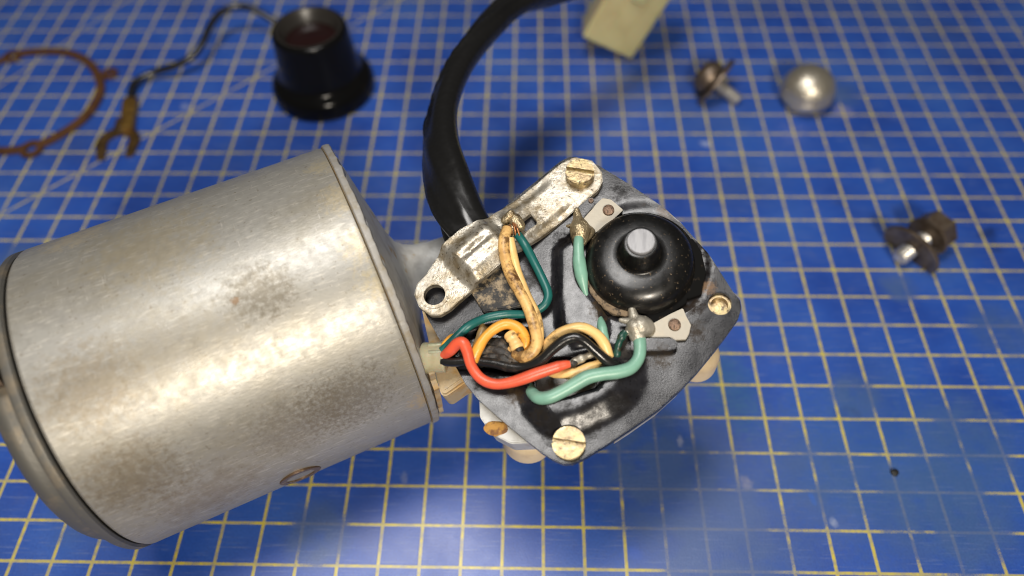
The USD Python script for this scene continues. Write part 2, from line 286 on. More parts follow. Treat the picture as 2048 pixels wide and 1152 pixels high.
M_grommet = mat('yellowed_plastic', (0.36, 0.31, 0.20), 0.35, 0.0, [((0.28, 0.20, 0.09), 0.3, 0.5, 0.7, 0.7)], extra={'subsurface_weight': 0.3, 'subsurface_scale': 0.002})
M_foot = mat('cream_rubber', (0.62, 0.50, 0.33), 0.5, 0.0, [((0.45, 0.33, 0.18), 0.15, 0.5, 0.7, 0.6)])
M_nylon = mat('yellowed_nylon', (0.42, 0.37, 0.19), 0.4, 0.0, [((0.30, 0.25, 0.11), 0.08, 0.45, 0.65, 0.5)], extra={'subsurface_weight': 0.3, 'subsurface_scale': 0.003})
M_gloss = mat('black_gloss_plastic', (0.004, 0.004, 0.004), 0.15, 0.0, spec=0.2)
M_ringgrey = mat('loupe_bezel', (0.02, 0.018, 0.016), 0.35, 0.0)
M_glass = mat('dark_lens', (0.014, 0.005, 0.005), 0.08, 0.0, coat=0.5)
M_gasket = mat('rusty_gasket', (0.095, 0.042, 0.015), 0.5, 0.1, [((0.06, 0.025, 0.010), 0.25, 0.45, 0.62, 0.8)], bump=(1.0, 0.1))
M_term = mat('worn_brass_terminal', (0.42, 0.25, 0.06), 0.36, 0.8, [((0.16, 0.085, 0.03), 0.25, 0.42, 0.6, 0.8)])
M_fork = mat('tarnished_brass_terminal', (0.15, 0.09, 0.035), 0.42, 0.7, [((0.07, 0.045, 0.02), 0.25, 0.42, 0.6, 0.8)])
M_bolt = mat('rusty_steel', (0.16, 0.125, 0.095), 0.42, 0.75, [((0.08, 0.05, 0.03), 0.4, 0.45, 0.65, 0.8)], bump=(1.0, 0.1))
M_thread = mat('bright_steel', (0.60, 0.58, 0.53), 0.35, 0.8, [((0.35, 0.3, 0.25), 0.5, 0.5, 0.7, 0.6)])
M_chrome = mat('polished_alloy', (0.55, 0.51, 0.42), 0.33, 0.8, [((0.42, 0.37, 0.28), 0.2, 0.45, 0.65, 0.6)], bump=(0.35, 0.35))
M_pole = mat('brown_screw', (0.18, 0.12, 0.08), 0.4, 0.6, [((0.5, 0.36, 0.22), 0.5, 0.55, 0.65, 0.7)])
M_matte_black = mat('matte_black', (0.004, 0.004, 0.004), 0.85, 0.0, [((0.10, 0.07, 0.045), 0.5, 0.62, 0.75, 0.4)], spec=0.1)
M_crumb = mat('black_crumb', (0.008, 0.008, 0.008), 0.6)
M_flash = mat('rusty_flange', (0.42, 0.33, 0.20), 0.6, 0.2, [((0.42, 0.25, 0.08), 0.25, 0.48, 0.62, 0.8), ((0.30, 0.28, 0.25), 0.5, 0.55, 0.7, 0.6)], bump=(1.0, 0.15))

# ------------------------------------------------------------------ the cutting mat: blue, 10 mm grid printed in yellow, two angle lines
def mat_material():
    N, L = {}, []
    def node(n, k, **i): N[n] = (k, i); return n
    def math_(n, op, a, b=None, clamp=False, c=None):
        i = {'math_type': op, 'use_clamp': clamp}
        for key, v in (('value1', a), ('value2', b), ('value3', c)):
            if v is None: continue
            if isinstance(v, str): L.append((v, f'{n}.{key}'))
            else: i[key] = float(v)
        N[n] = ('math', i); return n + '.value'
    node('a', 'attribute', attribute='loc'); node('xyz', 'separate_xyz'); L.append(('a.vector', 'xyz.vector'))
    # hand-printed unevenness: the lines wander by a few hundredths of a millimetre
    def line(tag, coord, half):
        t = math_(tag + '1', 'multiply_add', coord, 0.1, c=1000.5); t = math_(tag + '2', 'fraction', t)
        t = math_(tag + '3', 'subtract', t, 0.5); t = math_(tag + '4', 'absolute', t); t = math_(tag + '5', 'multiply', t, 10.0)
        N[tag + '6'] = ('map_range', {'from_min': half + 0.06, 'from_max': half - 0.06, 'to_min': 0.0, 'to_max': 1.0, 'clamp': True}); L.append((t, tag + '6.value'))
        return tag + '6.result'
    gx, gy = line('gx', 'xyz.x', 0.40), line('gy', 'xyz.y', 0.36)
    def diag(tag, slope, c, half):           # |y - slope x - c| / sqrt(1+slope^2)
        t = math_(tag + '1', 'multiply_add', 'xyz.x', -slope, c=-c); t = math_(tag + '2', 'add', t, 'xyz.y'); t = math_(tag + '3', 'absolute', t)
        t = math_(tag + '4', 'multiply', t, 1 / math.sqrt(1 + slope ** 2))
        N[tag + '6'] = ('map_range', {'from_min': half + 0.06, 'from_max': half - 0.06, 'to_min': 0.0, 'to_max': 0.8, 'clamp': True}); L.append((t, tag + '6.value'))
        return tag + '6.result'
    g = math_('mx1', 'maximum', gx, gy); g = math_('mx2', 'maximum', g, diag('da', 1.0, 250.7, 0.40)); g = math_('mx3', 'maximum', g, diag('db', 1.742, 468.0, 0.34))
    # worn places: centre (x, y), radius, strength
    worn = None
    for i, (x, y, r, s) in enumerate([(72, 24, 19, 1.0), (84, 8, 19, 1.0), (140, 16, 18, 1.0), (152, 34, 14, .7), (112, 22, 14, .6), (-16, 8, 9, .9), (-128, 88, 12, .8), (173, 68, 10, .6), (150, 172, 9, .95), (126, 47, 7, .9), (148, 84, 6, .8), (-75, 14, 12, .5), (95, 5, 14, .4)]):
        node(f'w{i}d', 'mapping', location=(-x, -y, 0)); L.append(('a.vector', f'w{i}d.vector'))
        node(f'w{i}l', 'separate_xyz'); L.append((f'w{i}d.vector', f'w{i}l.vector'))
        p = math_(f'w{i}a', 'multiply', f'w{i}l.x', f'w{i}l.x'); p = math_(f'w{i}b', 'multiply_add', f'w{i}l.y', f'w{i}l.y', c=0); L.append((f'w{i}a.value', f'w{i}b.value3'))
        N[f'w{i}r'] = ('map_range', {'from_min': r * r * 1.3, 'from_max': r * r * 0.2, 'to_min': 0.0, 'to_max': s, 'clamp': True}); L.append((f'w{i}b.value', f'w{i}r.value'))
        worn = f'w{i}r.result' if worn is None else math_(f'w{i}m', 'maximum', worn, f'w{i}r.result')
    node('wn', 'noise_texture', scale=0.16, detail=3.0); L.append(('a.vector', 'wn.vector'))
    w2 = math_('wn2', 'multiply_add', 'wn.fac', 3.4, c=-0.70)
    worn = math_('wx', 'multiply', worn, w2, clamp=True)
    node('sp', 'noise_texture', scale=4.5, detail=2.0); L.append(('a.vector', 'sp.vector'))        # speckled abrasion
    w3 = math_('sp1', 'multiply_add', worn, 1.0, c=0.0); t = math_('sp2', 'multiply_add', 'sp.fac', 1.6, c=-0.8); w3 = math_('sp3', 'add', w3, t)
    N['wr'] = ('map_range', {'from_min': 0.18, 'from_max': 0.60, 'to_min': 1.0, 'to_max': 0.10, 'clamp': True}); L.append((w3, 'wr.value'))
    g = math_('gw', 'multiply', g, 'wr.result')
    node('ln', 'noise_texture', scale=0.35, detail=5.0, roughness=0.7); node('lnm', 'mapping', location=(7, 3, 0)); L += [('a.vector', 'lnm.vector'), ('lnm.vector', 'ln.vector')]
    N['lnr'] = ('map_range', {'from_min': 0.36, 'from_max': 0.60, 'to_min': 0.45, 'to_max': 1.0, 'clamp': True}); L.append(('ln.fac', 'lnr.value'))
    g = math_('gl', 'multiply', g, 'lnr.result')
    # blue base with rubbed and stained patches
    node('b1', 'noise_texture', scale=0.03, detail=4.0); L.append(('a.vector', 'b1.vector'))
    node('br', 'rgb_ramp', ramp=[(0.30, (0.009, 0.046, 0.28)), (0.5, (0.014, 0.068, 0.355)), (0.72, (0.026, 0.095, 0.39))]); L.append(('b1.fac', 'br.fac'))
    node('b2', 'noise_texture', scale=0.11, detail=5.0, roughness=0.7); L.append(('a.vector', 'b2.vector'))
    N['b2r'] = ('map_range', {'from_min': 0.60, 'from_max': 0.78, 'to_min': 0.0, 'to_max': 0.45, 'clamp': True}); L.append(('b2.fac', 'b2r.value'))
    node('bx', 'mix_color', blend_type='mix', b=(0.07, 0.10, 0.24)); L += [('b2r.result', 'bx.fac'), ('br.color', 'bx.a')]
    node('bw', 'mix_color', blend_type='mix', b=(0.042, 0.092, 0.255)); wt = math_('bwf', 'multiply', worn, 0.9, clamp=True); L += [(wt, 'bw.fac'), ('bx.result', 'bw.a')]
    node('b3', 'noise_texture', scale=0.022, detail=3.0); node('b3m', 'mapping', location=(57, 23, 0)); L += [('a.vector', 'b3m.vector'), ('b3m.vector', 'b3.vector')]
    N['b3r'] = ('map_range', {'from_min': 0.52, 'from_max': 0.70, 'to_min': 0.0, 'to_max': 0.55, 'clamp': True}); L.append(('b3.fac', 'b3r.value'))
    node('bv', 'mix_color', blend_type='mix', b=(0.026, 0.060, 0.21)); L += [('b3r.result', 'bv.fac'), ('bw.result', 'bv.a')]
    node('sm', 'mapping', rotation=(0, 0, 0.7), scale=(0.10, 2.2, 1)); L.append(('a.vector', 'sm.vector'))   # fine knife scratches
    node('sc', 'noise_texture', scale=1.0, detail=2.0); L.append(('sm.vector', 'sc.vector'))
    N['scr'] = ('map_range', {'from_min': 0.61, 'from_max': 0.70, 'to_min': 0.0, 'to_max': 0.45, 'clamp': True}); L.append(('sc.fac', 'scr.value'))
    node('by', 'mix_color', blend_type='mix', b=(0.13, 0.18, 0.36)); L += [('scr.result', 'by.fac'), ('bv.result', 'by.a')]
    node('sm2', 'mapping', rotation=(0, 0, -0.35), scale=(0.07, 1.6, 1), location=(11, 5, 0)); L.append(('a.vector', 'sm2.vector'))
    node('sc2', 'noise_texture', scale=1.0, detail=3.0); L.append(('sm2.vector', 'sc2.vector'))
    N['scr2'] = ('map_range', {'from_min': 0.62, 'from_max': 0.72, 'to_min': 0.0, 'to_max': 0.4, 'clamp': True}); L.append(('sc2.fac', 'scr2.value'))
    node('by2', 'mix_color', blend_type='mix', b=(0.10, 0.15, 0.33)); L += [('scr2.result', 'by2.fac'), ('by.result', 'by2.a')]
    node('g4', 'noise_texture', scale=1.8, detail=6.0, roughness=0.75); L.append(('a.vector', 'g4.vector'))
    node('g4r', 'rgb_ramp', ramp=[(0.30, (0.72, 0.72, 0.74)), (0.5, (1, 1, 1)), (0.70, (1.35, 1.25, 1.12))]); L.append(('g4.fac', 'g4r.fac'))
    node('by3', 'mix_color', blend_type='multiply', fac=1.0, use_clamp_result=False); L += [('by2.result', 'by3.a'), ('g4r.color', 'by3.b')]
    node('st', 'noise_texture', scale=0.055, detail=3.0); node('stm', 'mapping', location=(31, 17, 0)); L += [('a.vector', 'stm.vector'), ('stm.vector', 'st.vector')]
    N['str'] = ('map_range', {'from_min': 0.70, 'from_max': 0.76, 'to_min': 0.0, 'to_max': 0.5, 'clamp': True}); L.append(('st.fac', 'str.value'))
    node('bz', 'mix_color', blend_type='mix', b=(0.010, 0.022, 0.09)); L += [('str.result', 'bz.fac'), ('by3.result', 'bz.a')]
    # patches of known place: broad greyer blue at lower right, small pale and dark marks
    last = 'bz.result'
    for i, (x, y, rx, ry, col, s) in enumerate([(132, 28, 46, 30, (.030, .090, .25), .8), (84, 14, 40, 26, (.045, .088, .25), .7), (92, 50, 18, 9, (.018, .115, .25), .7), (118, 6, 26, 10, (.035, .075, .27), .6), (-92.5, 164, 2.2, 3.2, (.30, .34, .45), .6), (98, 145, 1.6, 2.6, (.45, .5, .62), .8), (150, 162, 5, 4, (.32, .30, .42), .55), (76.5, 33, 1.0, 2.0, (.35, .38, .48), .7), (92, 22, 2.0, 2.2, (.28, .27, .32), .6), (112, 12, 1.6, 1.2, (.4, .45, .55), .6), (-13, 108, 1.6, 3.2, (.35, .30, .36), .55), (182, 105, 5, 2.5, (.004, .01, .04), .8), (154, 130, 4, 3.5, (.2, .24, .36), .5), (55, 110, 2.0, 2.0, (.004, .012, .06), .6), (4, 22, 1.2, 2.2, (.25, .28, .36), .5), (80, 50, 2.0, 2.0, (.25, .28, .36), .45), (108, 18, 2.0, 1.0, (.01, .10, .5), .8), (62, 4, 3.0, 2.0, (.02, .09, .5), .6)]):
        node(f's{i}d', 'mapping', mapping_type='texture', location=(x, y, 0), scale=(rx, ry, 1), rotation=(0, 0, i * 0.9)); L.append(('a.vector', f's{i}d.vector'))
        node(f's{i}n', 'noise_texture', scale=0.7, detail=3.0); L.append(('a.vector', f's{i}n.vector'))
        node(f's{i}s', 'separate_xyz'); L.append((f's{i}d.vector', f's{i}s.vector'))
        p = math_(f's{i}a', 'multiply', f's{i}s.x', f's{i}s.x'); p = math_(f's{i}b', 'multiply_add', f's{i}s.y', f's{i}s.y'); L.append((f's{i}a.value', f's{i}b.value3'))
        p = math_(f's{i}e', 'multiply_add', f's{i}n.fac', 1.6, c=-0.8); p = math_(f's{i}f', 'add', f's{i}b.value', p)
        N[f's{i}r'] = ('map_range', {'from_min': 0.9, 'from_max': -0.1, 'to_min': 0.0, 'to_max': s * 0.75, 'clamp': True}); L.append((p, f's{i}r.value'))
        node(f's{i}x', 'mix_color', blend_type='mix', b=col); L += [(f's{i}r.result', f's{i}x.fac'), (last, f's{i}x.a')]; last = f's{i}x.result'
    node('yn', 'noise_texture', scale=0.05, detail=3.0); L.append(('a.vector', 'yn.vector'))
    node('yr', 'rgb_ramp', ramp=[(0.35, (0.48, 0.41, 0.075)), (0.65, (0.53, 0.44, 0.04))]); L.append(('yn.fac', 'yr.fac'))
    node('fin', 'mix_color', blend_type='mix'); L += [(g, 'fin.fac'), (last, 'fin.a'), ('yr.color', 'fin.b')]
    node('p', 'principled_bsdf', roughness=0.36, specular_ior_level=0.95)
    L.append(('fin.result', 'p.base_color'))
    N['rr'] = ('map_range', {'from_min': 0.3, 'from_max': 0.7, 'to_min': 0.36, 'to_max': 0.45, 'clamp': True}); L += [('b2.fac', 'rr.value'), ('rr.result', 'p.roughness')]
    node('bn', 'noise_texture', scale=2.5, detail=4.0); node('bb', 'bump', strength=1.0, distance=0.035 * S)
    hgt = math_('bh', 'multiply_add', g, 0.5, c=0); L.append(('bn.fac', 'bh.value3'))
    L += [('a.vector', 'bn.vector'), ('bh.value', 'bb.height'), ('bb.normal', 'p.normal')]
    return usdkit.material(stage, '/World/Looks/cutting_mat_vinyl', N, L, surface='p.BSDF')
mat_poly = Polygon([(-320, -140), (360, -140), (360, 420), (-320, 420)])
p = obj('cutting_mat', tm(man(mat_poly, -3.0, 0.0)), mat_material(), smooth=False)
meta(prim(p), 'blue self-healing cutting mat printed with a worn yellow grid', 'cutting mat', kind='structure')

# ================================================================== the motor
MOTOR = thing('wiper_motor', 'electric motor with round metal can and square black gearbox cover full of coloured wires', 'motor', (20, 45, 0))
def mp(name, mesh, m, M=None, parent=None, label=None, smooth=35, frame=None):
    return obj(name, mesh, m, parent or MOTOR, M, smooth, label, frame)
# --- can
def arc(cx, cz, r, a0, a1, n=6): return [(cx + r * math.cos(math.radians(t)), cz + r * math.sin(math.radians(t))) for t in np.linspace(a0, a1, n)]
can = lathe([(30, -LEN + 0.3), (R0 - 0.9, -LEN + 0.3), (R0 - 0.3, -LEN + 0.5), (R0, -LEN + 1.0)] + [(R0, z) for z in np.linspace(-LEN + 3, -4, 22)] + [(R0 + 0.05, -1.0), (R0 - 0.1, -0.25), (R0 - 0.5, -0.05), (30, -0.05)], 160)
CAN = mp('motor_can', can, M_zinc, MM, smooth=30, frame=MM)
# rear cap: rim band and a dished end with a boss
cap = lathe([(20, -LEN - 8.5), (27.5, -LEN - 8.5)] + arc(27.5, -LEN - 5.0, 3.5, -90, 0, 8) + [(31.0, -LEN - 1.2), (R0 - 1.6, -LEN - 1.1), (R0 - 1.2, -LEN - 2.2), (R0 - 0.4, -LEN - 2.3), (R0, -LEN - 1.7), (R0, -LEN - 0.5), (R0 - 0.5, -LEN - 0.15), (30, -LEN - 0.15), (20, -LEN - 0.15), (20, -LEN - 8.5)], 128)
CAP = mp('end_cap', cap, M_cap, MM, frame=MM)
v = ray(4, 742); nrm = AD; q = AX0 - AD * (LEN + 2.8); t = np.dot(q - CAM, nrm) / np.dot(v, nrm); hit = CAM + v * t
mp('bolt_head', lathe([(0, 0), (3.0, 0), (3.0, 2.6), (2.4, 3.2), (0, 3.2)], 6), M_bolt, frame_z(hit, -AD), CAP, smooth=False)
# pole screw low on the near side of the can
v = ray(601, 951); w = CAM - AX0; a_ = v - AD * np.dot(v, AD); b_ = w - AD * np.dot(w, AD)
A2, B2, C2 = a_ @ a_, 2 * a_ @ b_, b_ @ b_ - (R0) ** 2; disc = max(B2 * B2 - 4 * A2 * C2, 0); t = (-B2 - math.sqrt(disc)) / (2 * A2); hit = CAM + v * t
rad = (hit - AX0) - AD * np.dot(hit - AX0, AD); rad /= np.linalg.norm(rad)
slotted = tm(man(Point(0, 0).buffer(4.6, quad_segs=16), -2.0, 0.55, 0.35).__sub__(man(Point(0, 0).buffer(3.1, quad_segs=12), 0.2, 2)))
mp('pole_screw', slotted, M_pole, frame_z(hit - rad * 0.35, rad, AD), CAN)
# --- gear housing: flange rim, bell, worm tube and gear case in one casting
rim = lathe([(25, 0.12)] + [(R0 - 1.5 + q, 0.12) for q in np.linspace(0, 1.75, 4)] + [(R0 + 0.45, 0.35), (R0 + 0.45, 1.2), (R0 + 0.3, 1.6), (R0 - 0.2, 1.8), (R0 - 1.0, 1.85), (25, 1.9)], 200)
rv = np.array(rim.vertices); ra = np.arctan2(rv[:, 1], rv[:, 0]); rk = (rv[:, 2] > 1.0)
rv[:, 2] += rk * 0.7 * (meshkit.fbm(np.column_stack([np.cos(ra) * 22, np.sin(ra) * 22, 0 * ra]), 4, 4) - .45); rim.vertices = rv
mp('front_flange', rim, mat('dull_flange', (0.30, 0.29, 0.27), 0.6, 0.3, [((0.24, 0.20, 0.13), 0.3, 0.48, 0.64, 0.7), ((0.40, 0.39, 0.37), 0.9, 0.55, 0.7, 0.6)], bump=(0.9, 0.08)), MM, frame=MM)
mp('seam_dirt', lathe([(R0 - 1.5, -0.04), (R0 + 0.1, -0.04), (R0 + 0.22, 0.03), (R0 + 0.1, 0.1), (R0 - 1.5, 0.1), (R0 - 1.5, -0.04)], 120), M_flash, MM, CAN, frame=MM)
bell = lathe([(0, 1.0), (34.0, 1.0), (33.6, 1.9), (31.2, 2.5), (28, 3.2), (25.8, 3.7), (21.9, 4.5), (17.8, 5.5), (14.4, 6.2), (11.5, 6.9), (9.0, 8.0), (7.4, 9.5), (6.4, 12), (5.9, 15), (5.6, 19), (6.0, 24), (6.8, 30), (7.0, 32.0), (6.5, 33.6), (5.4, 34.5), (0, 34.7)], 96)
cover_px = [(1152, 313), (1195, 329), (1222, 345), (1256, 366), (1295, 392), (1334, 418), (1362, 442), (1393, 477), (1416, 504), (1442, 545), (1466, 582), (1481, 600), (1483, 616), (1477, 637), (1452, 672), (1427, 704), (1395, 743), (1362, 778), (1319, 817), (1264, 856), (1210, 891), (1167, 917), (1145, 927), (1127, 928), (1104, 918), (1082, 904), (1017, 852), (956, 798), (930, 767), (913, 737), (881, 683), (858, 642), (841, 608), (838, 588), (852, 560), (900, 500), (1000, 420), (1120, 322), (1138, 313)]
cover_poly = Polygon([pl(x, y) for x, y in cover_px]).buffer(-1.2).buffer(2.4, quad_segs=8).buffer(-1.2, quad_segs=8)
case_poly = cover_poly.buffer(-6.0)
lug_poly = plpoly([(958, 790), (960, 835), (983, 868), (1022, 888), (1090, 885), (1130, 860), (1060, 760)], -4, 1.2)
edge_poly = plpoly([(1250, 830), (1215, 905), (1272, 868), (1335, 832), (1382, 790), (1350, 770)], -3.2, 0.8).intersection(cover_poly.buffer(-0.7))
case = man(case_poly, -20, -2.9) + man(lug_poly, -11, -3.6, 0.8) + man(edge_poly, -9, -3.3, 0.4)
case = case.transform(np.array(PM[:3, :4]))
bm = Mf(manifold3d.Mesh(np.array(bell.vertices, np.float32), np.array(bell.faces, np.uint32))).transform(np.array(MM[:3, :4]))
CASE = mp('gear_housing', tm(case + bm), M_cast, frame=MM, smooth=30)
# a lighter web between the bell and the case, seen beneath the wires
M_web = mat('worn_beige_casting', (0.36, 0.33, 0.27), 0.6, 0.2, [((0.24, 0.21, 0.17), 0.5, 0.48, 0.66, 0.7, (1, .3, 1)), ((0.42, 0.28, 0.11), 0.22, 0.60, 0.68, 0.8)], bump=(0.8, 0.06))
web = man(plpoly([(842, 610), (852, 660), (868, 730), (884, 800), (930, 768), (975, 780), (960, 600), (900, 560), (858, 580)], -6, 1.2), -13, -5, 1.6)
mp('housing_web', tm(web), M_flash, PM)
# ragged gasket edge sticking out of the joint
a = np.linspace(-0.36, 0.36, 60); edge = []
for k, t in enumerate(a): edge.append(((R0 - 1.4 + 2.2 * (meshkit.noise(np.array([k * 0.21, 3, 1.0])) - .5) + 1.2 * math.exp(-((t + 0.35) / .2) ** 2)) * np.array([math.cos(t), math.sin(t)])))
for t in a[::-1]: edge.append(26 * np.array([math.cos(t), math.sin(t)]))
GOFF = 0.98
phi0 = math.atan2(*( (MMI @ np.append(CAM, 1))[:2][::-1]))
GA = MM @ trimesh.transformations.rotation_matrix(phi0 + GOFF, [0, 0, 1])
mp('gasket_edge', tm(man(Polygon(edge).buffer(0), 2.2, 3.4)), M_flash, GA, label='ragged rusty gasket edge sticking out of the flange joint')
v = ray(992, 858)
mp('rust_spot', bump_mesh(trimesh.creation.icosphere(3, 1.0).apply_transform(np.diag([2.5, 1.5, 0.3, 1])), 0.22, 1.0), mat('rust', (0.42, 0.22, 0.05), 0.8, 0, [((0.16, 0.07, 0.03), 0.5, 0.5, 0.62, 0.9)], bump=(1.5, .3)), PM @ trimesh.transformations.translation_matrix(pl3(992, 857, -3.6)), CASE)
mp('output_shaft', lathe([(0, -46), (4.8, -46), (5, -45.6), (5, -30), (9, -29), (9.5, -19), (0, -19)], 40), M_cast, PM @ trimesh.transformations.translation_matrix([0, -2, 0]))
# cream rubber feet under the housing
for k, (x, y, z, r) in enumerate([(1056, 866, 27, 6.0), (1394, 712, 37, 4.9)]):
    ft = lathe([(0, -5), (r - 2, -5)] + arc(r - 2, -3, 2, -90, 0, 5) + arc(r - 2.5, 1.0, 2.5, 0, 90, 5) + [(3, 3.8), (0, 3.8)], 40)
    mp('mounting_foot', ft, M_foot, trimesh.transformations.translation_matrix(at(x, y, z)))
    mp('foot_stud', lathe([(0, -4), (2, -4), (2, 9), (0, 9)], 20), M_bolt, trimesh.transformations.translation_matrix(at(x, y, z)))

# --- black cover: refined sheet whose upper side is pressed into ridges and a wire recess
hood = plpoly([(1035, 772), (1052, 826), (1085, 862), (1122, 872), (1165, 862), (1224, 834), (1262, 806), (1284, 766), (1282, 716), (1215, 690), (1120, 720)], 0, 0.8)
pocket = plpoly([(1062, 742), (1110, 722), (1200, 726), (1215, 742), (1195, 778), (1140, 795), (1080, 800), (1062, 775)], 0, 0.8)
gutter = plpoly([(893, 700), (930, 668), (985, 655), (1062, 662), (1092, 700), (1080, 738), (1000, 745), (912, 742)], 0, 0.8)
swell = plpoly([(1112, 500), (1150, 470), (1182, 480), (1186, 560), (1212, 640), (1212, 684), (1150, 690), (1118, 655), (1112, 600)], 0, 0.8)
well = Point(*pl(1284, 522)).buffer(13.1, quad_segs=24)
eyeR, eyeL = Point(*pl(1440, 607)).buffer(2.35, quad_segs=12), Point(*pl(868, 600)).buffer(2.4, quad_segs=12)
sheet_poly = cover_poly.difference(eyeR).difference(pocket.buffer(-0.8))
sheet = man(sheet_poly, -2.6, 0.0, 0.45, refine=0.75)
def cover_height(P):
    h = 2.0 * sstep(inside(hood, P), -1.0, 4.2)
    h = h - 3.4 * sstep(inside(pocket, P), -0.35, 0.5)
    h = np.where(inside(gutter, P) > -0.6, h - 1.5 * sstep(inside(gutter, P), -0.5, 0.9), h)
    h = h + 1.5 * sstep(inside(swell, P), -0.8, 1.3)
    h = h - 0.5 * sstep(inside(well, P), -1.6, 0.8) + 0.25 * sstep(-inside(cover_poly, P) + 2.0, 0.0, 0.9) * 0
    return h + 0.22 * (meshkit.fbm(np.column_stack([P * 0.12, P[:, :1] * 0]), 3, 5) - 0.5)
def warp(V):
    V = np.array(V); f = sstep(V[:, 2], -1.9, -0.6); V[:, 2] += f * cover_height(V[:, :2]); return V
sheet = sheet.warp_batch(warp)
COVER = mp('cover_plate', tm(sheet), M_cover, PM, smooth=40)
floor = man(pocket.buffer(1.0), -8.0, -6.4)
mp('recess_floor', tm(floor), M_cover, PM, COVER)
mp('hole_floor', bump_mesh(tm(man(Point(*pl(1439, 611)).buffer(2.9, quad_segs=16), -5.0, -2.5, .3, refine=.6)), .12, .7), M_brass, PM @ trimesh.transformations.rotation_matrix(0.0, [1, 0, 0]), COVER)
bush = tm(man(Point(*pl(1440, 607)).buffer(2.3, quad_segs=16).difference(Point(*pl(1440, 607)).buffer(1.75, quad_segs=16)), -8, -1.0))
mp('hole_bush', bush, M_brass, PM, COVER, label='brass lined open screw hole at the right corner')
# raised keys on the cover
key = plpoly([(1262, 676), (1340, 676), (1352, 680), (1356, 688), (1352, 697), (1340, 701), (1262, 702)], 1.8, 0.7)
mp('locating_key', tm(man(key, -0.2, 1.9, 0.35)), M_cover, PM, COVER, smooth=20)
key2 = plpoly([(1158, 412), (1176, 395), (1186, 395), (1191, 403), (1188, 412), (1163, 440), (1150, 430)], 1.2, 0.7)
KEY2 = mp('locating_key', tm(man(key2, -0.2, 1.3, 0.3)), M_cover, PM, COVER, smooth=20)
mp('pip', lathe([(0, 0), (0.62, 0), (0.55, 0.25), (0, 0.32)], 16), M_rivet, PM @ trimesh.transformations.translation_matrix(pl3(1182, 402, 1.28)), COVER)

# --- park switch dome with its hub, steel pin and skirt
DC = pl(1278, 531)
dome_prof = [(0, 0), (11.7, 0.0), (11.7, 0.9), (11.5, 1.4)] + [(11.3 * math.cos(t) ** 0.75 if math.cos(t) > 0 else 0, 1.4 + 5.0 * math.sin(t)) for t in np.linspace(0.12, 1.15, 10)]
dome_prof = [(0, 0.0), (11.6, 0.0), (11.6, 0.7), (11.35, 1.2), (11.2, 2.2), (10.75, 3.5), (9.9, 4.7), (8.7, 5.5), (7.2, 5.9), (5.6, 6.0), (4.8, 6.1), (4.4, 6.3), (4.15, 6.9), (3.75, 9.6), (3.35, 11.2), (2.95, 11.35), (0, 11.35)]
SW = mp('switch_dome', lathe(dome_prof, 96), M_bake, PM @ trimesh.transformations.translation_matrix([*DC, -0.3]), smooth=50)
mp('switch_pin', lathe([(0, 9), (2.8, 9), (2.8, 11.9), (2.6, 12.15), (0, 12.2)], 48), M_shaft, PM @ trimesh.transformations.translation_matrix([*DC, -0.35]), SW)
skirt = unary_union([Point(*DC).buffer(12.3, quad_segs=24), plpoly([(1380, 470), (1402, 500), (1412, 545), (1402, 590), (1370, 600), (1350, 520)], .6, .8), plpoly([(1280, 610), (1300, 654), (1362, 612), (1374, 604), (1372, 588), (1330, 560)], 1.0, 0.4), plpoly([(1168, 500), (1190, 600), (1215, 632), (1260, 620), (1230, 540)], 0.4, 0.4)])
mp('switch_skirt', tm(man(skirt, -0.6, 0.75, 0.3)), M_matte_black, PM, SW)  # flat matte black, widened to the right of the dome
dirt_line = LineString([pl(x, y, 1) for x, y in [(1180, 560), (1190, 585), (1207, 606), (1230, 622), (1256, 628)]]).buffer(0.9)
mp('packed_dirt', bump_mesh(tm(man(dirt_line, 0.6, 1.7, 0.3, refine=0.5)), 0.45, 0.8), M_dirt, PM)
for x, y, r in [(1256, 584, .35), (1262, 597, .4), (1196, 470, .4), (1318, 468, .38), (1323, 473, .3), (1202, 566, .35)]:
    hh = 0.7 if x > 1400 else (3.8 if x > 1300 else 3.2)
    mp('grit', bump_mesh(trimesh.creation.icosphere(1, r).apply_transform(np.diag([1.5, 1, .7, 1])), 0.12, 2.0), M_dirt, PM @ trimesh.transformations.translation_matrix(pl3(x, y, hh)))

# --- terminal tabs, rivets and solder
tab1 = plpoly([(1150, 448), (1205, 396), (1222, 399), (1247, 420), (1225, 440), (1185, 470), (1166, 475)], 0.8, 0.4)
T1 = mp('terminal_tab', tm(man(tab1, 0.1, 0.85, 0.15)), M_tab, PM, smooth=20)
tab2 = plpoly([(1262, 650), (1300, 650), (1340, 628), (1366, 616), (1372, 632), (1382, 650), (1378, 668), (1372, 679), (1350, 680), (1340, 675), (1262, 675)], 0.8, 0.3)
T2 = mp('terminal_tab', tm(man(tab2, 0.1, 0.85, 0.15)), M_tab, PM, smooth=20)
riv = [(0, 0), (1.28, 0), (1.22, 0.45), (0.8, 0.75), (0, 0.8)]
mp('rivet', bump_mesh(lathe(riv, 28), 0.06, 1.6), M_rivet, PM @ trimesh.transformations.translation_matrix(pl3(1217, 421, 0.8)), T1)
mp('rivet', bump_mesh(lathe(riv, 28), 0.06, 1.6), M_rivet, PM @ trimesh.transformations.translation_matrix(pl3(1349, 650, 0.8)), T2)
def blob(px, refine=0.5, amp=0.25, seed=1):     # px: (x, y, h, r): hull chain of balls, roughened
    r = None
    pts = [(*pl3(x, y, h), q) for x, y, h, q in px]
    for a, b in zip(pts[:-1], pts[1:]):
        s = Mf.batch_hull([Mf.sphere(a[3], 20).translate(a[:3]), Mf.sphere(b[3], 20).translate(b[:3])]); r = s if r is None else r + s
    return bump_mesh(tm(r.refine_to_length(refine)), amp, 0.7, seed)
